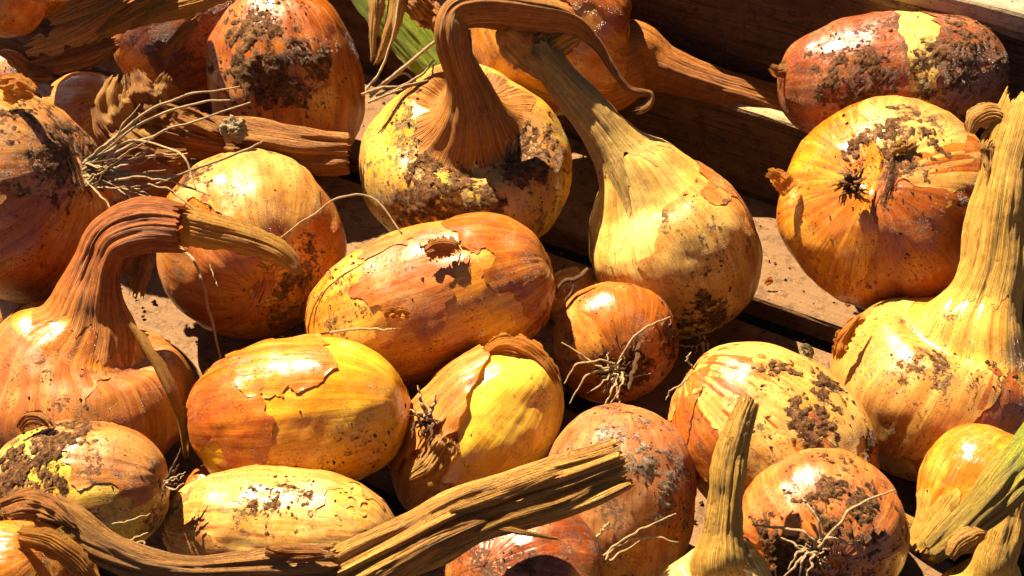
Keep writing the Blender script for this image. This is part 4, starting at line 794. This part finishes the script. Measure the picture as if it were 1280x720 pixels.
# loose root tuft behind the soil-caked onion
e, p = loose('root_tuft', 'tuft of dry tangled roots behind the soil-caked onion', 'roots', 462, 118, .650)
for i, c_ in enumerate([[(462,118,0,2.4),(500,88,8,2.6),(552,45,14,2.2)],[(458,112,0,2),(478,84,8,1.6),(492,40,8,1.2),(498,0,4,1)],[(462,122,0,1.8),(500,92,6,1.6),(520,102,6,1.2)],[(470,120,2,1.6),(520,98,8,1.8),(543,75,8,1.2)],[(465,124,2,1.6),(505,108,8,1.5),(535,100,8,1)],[(452,118,0,1.8),(475,110,6,1.8),(500,108,6,1)],[(460,128,4,2),(490,116,8,1.8),(525,104,6,1.1)],[(540,98,2,1),(542,80,6,1.2)]]):
    tube('root', c_, .650, ROOT, e, p, seed=150 + i)
tag = thing('twig', 'short dark forked twig beside the little pale onion', 'twig', at(720, 345, .61))
tube('stem', [(694,368,0,2.0),(705,352,3,3.0),(722,348,4,3.4),(735,336,2,3.0)], .60, ROOTD, tag, at(720, 345, .61), seed=160)
tube('branch', [(712,350,4,2.4),(716,362,4,2.0),(706,376,2,1.2)], .60, ROOTD, tag, at(720, 345, .61), seed=161)

def clod(name, label, px, py, depth, r, mat):
    p = at(px, py, depth); n = 40
    th = np.linspace(0, math.pi, n)[:, None]; ph = np.linspace(0, 2 * math.pi, n, endpoint=False)[None]
    D = np.stack([np.sin(th) * np.cos(ph), np.sin(th) * np.sin(ph), np.cos(th) + 0 * ph], -1).reshape(-1, 3)
    V = D * (r * depth / F) * (1 + .45 * fbm(D * 1.6 + px, 4, .6))[:, None] + p
    o = mesh_obj(name, V, grid_tris(n, n), mat, None, (0, 0, 0), {'nrm': D * 1.5 + px}); 
    for v in [o]:
        me = v.data; co = np.empty(len(me.vertices) * 3, np.float32); me.vertices.foreach_get('co', co); co = co.reshape(-1, 3) - np.asarray(p, np.float32)
        me.vertices.foreach_set('co', co.ravel()); v.location = p
    o['label'] = label; o['category'] = 'soil clod'; o['group'] = 'loose clods'
CLOD = soil_mat('clod_soil', (.32,.24,.12), (.55,.42,.24))
clod('soil_clod', 'grey-green crumbly clod stuck on the hollow dry stalk', 293, 162, .636, 15, CLOD)
clod('soil_clod', 'pale pebble-like crumb in the dark gap by the small brown onion', 56, 112, .70, 8, soil_mat('pale_crumb', (.45,.4,.3), (.6,.55,.45)))
# soil on the boards
rg = np.random.RandomState(9); m = 5000
al = rg.uniform(-.5, .3, m); nn = rg.uniform(0, .5, m); ok = (nn % .090) < .071; al, nn = al[ok], nn[ok]
pts = B0 + WD * al[:, None] + WN * nn[:, None]; pts[:, 2] = .0
make_crumbs('loose_soil', crate, corigin, pts, np.tile([0, 0, 1.], (len(pts), 1)), .0002 + .0014 * rg.rand(len(pts)) ** 4, MSOIL['crumb'], 3)
al = rg.uniform(.05, .45, 700); nn = rg.uniform(-.09, -.03, 700); pts = B0 + WD * al[:, None] + WN * nn[:, None]; pts[:, 2] = .124
make_crumbs('loose_sand', crate, corigin, pts, np.tile([0, 0, 1.], (700, 1)), .0004 + .0012 * rg.rand(700) ** 3, soil_mat('sand', (.4,.28,.14), (.6,.46,.26)), 4)

for i, (px, py, w_, lab) in enumerate([(935, 300, 9, 'small curled skin flake on the lit floor board'), (962, 352, 6, 'tiny skin flake near the edge of the lit floor board'), (208, 432, 8, 'skin flake on the sandy board by the bent-neck onion')]):
    dd = (CAM[2] - .004) / (-(R_ * (px - 640) / F - U_ * (py - 360) / F - V_)[2])
    e, p = loose('skin_flake', lab, 'skin flake', px, py, dd)
    ribbon('flake', [(px - w_, py + 4, 0, w_ * .6), (px, py - 1, 2, w_), (px + w_, py - 3, 0, w_ * .5)], dd, LEAF['skin'], e, p, seed=300 + i * 7, curl=.5, crumple=.5, ragged=.5)
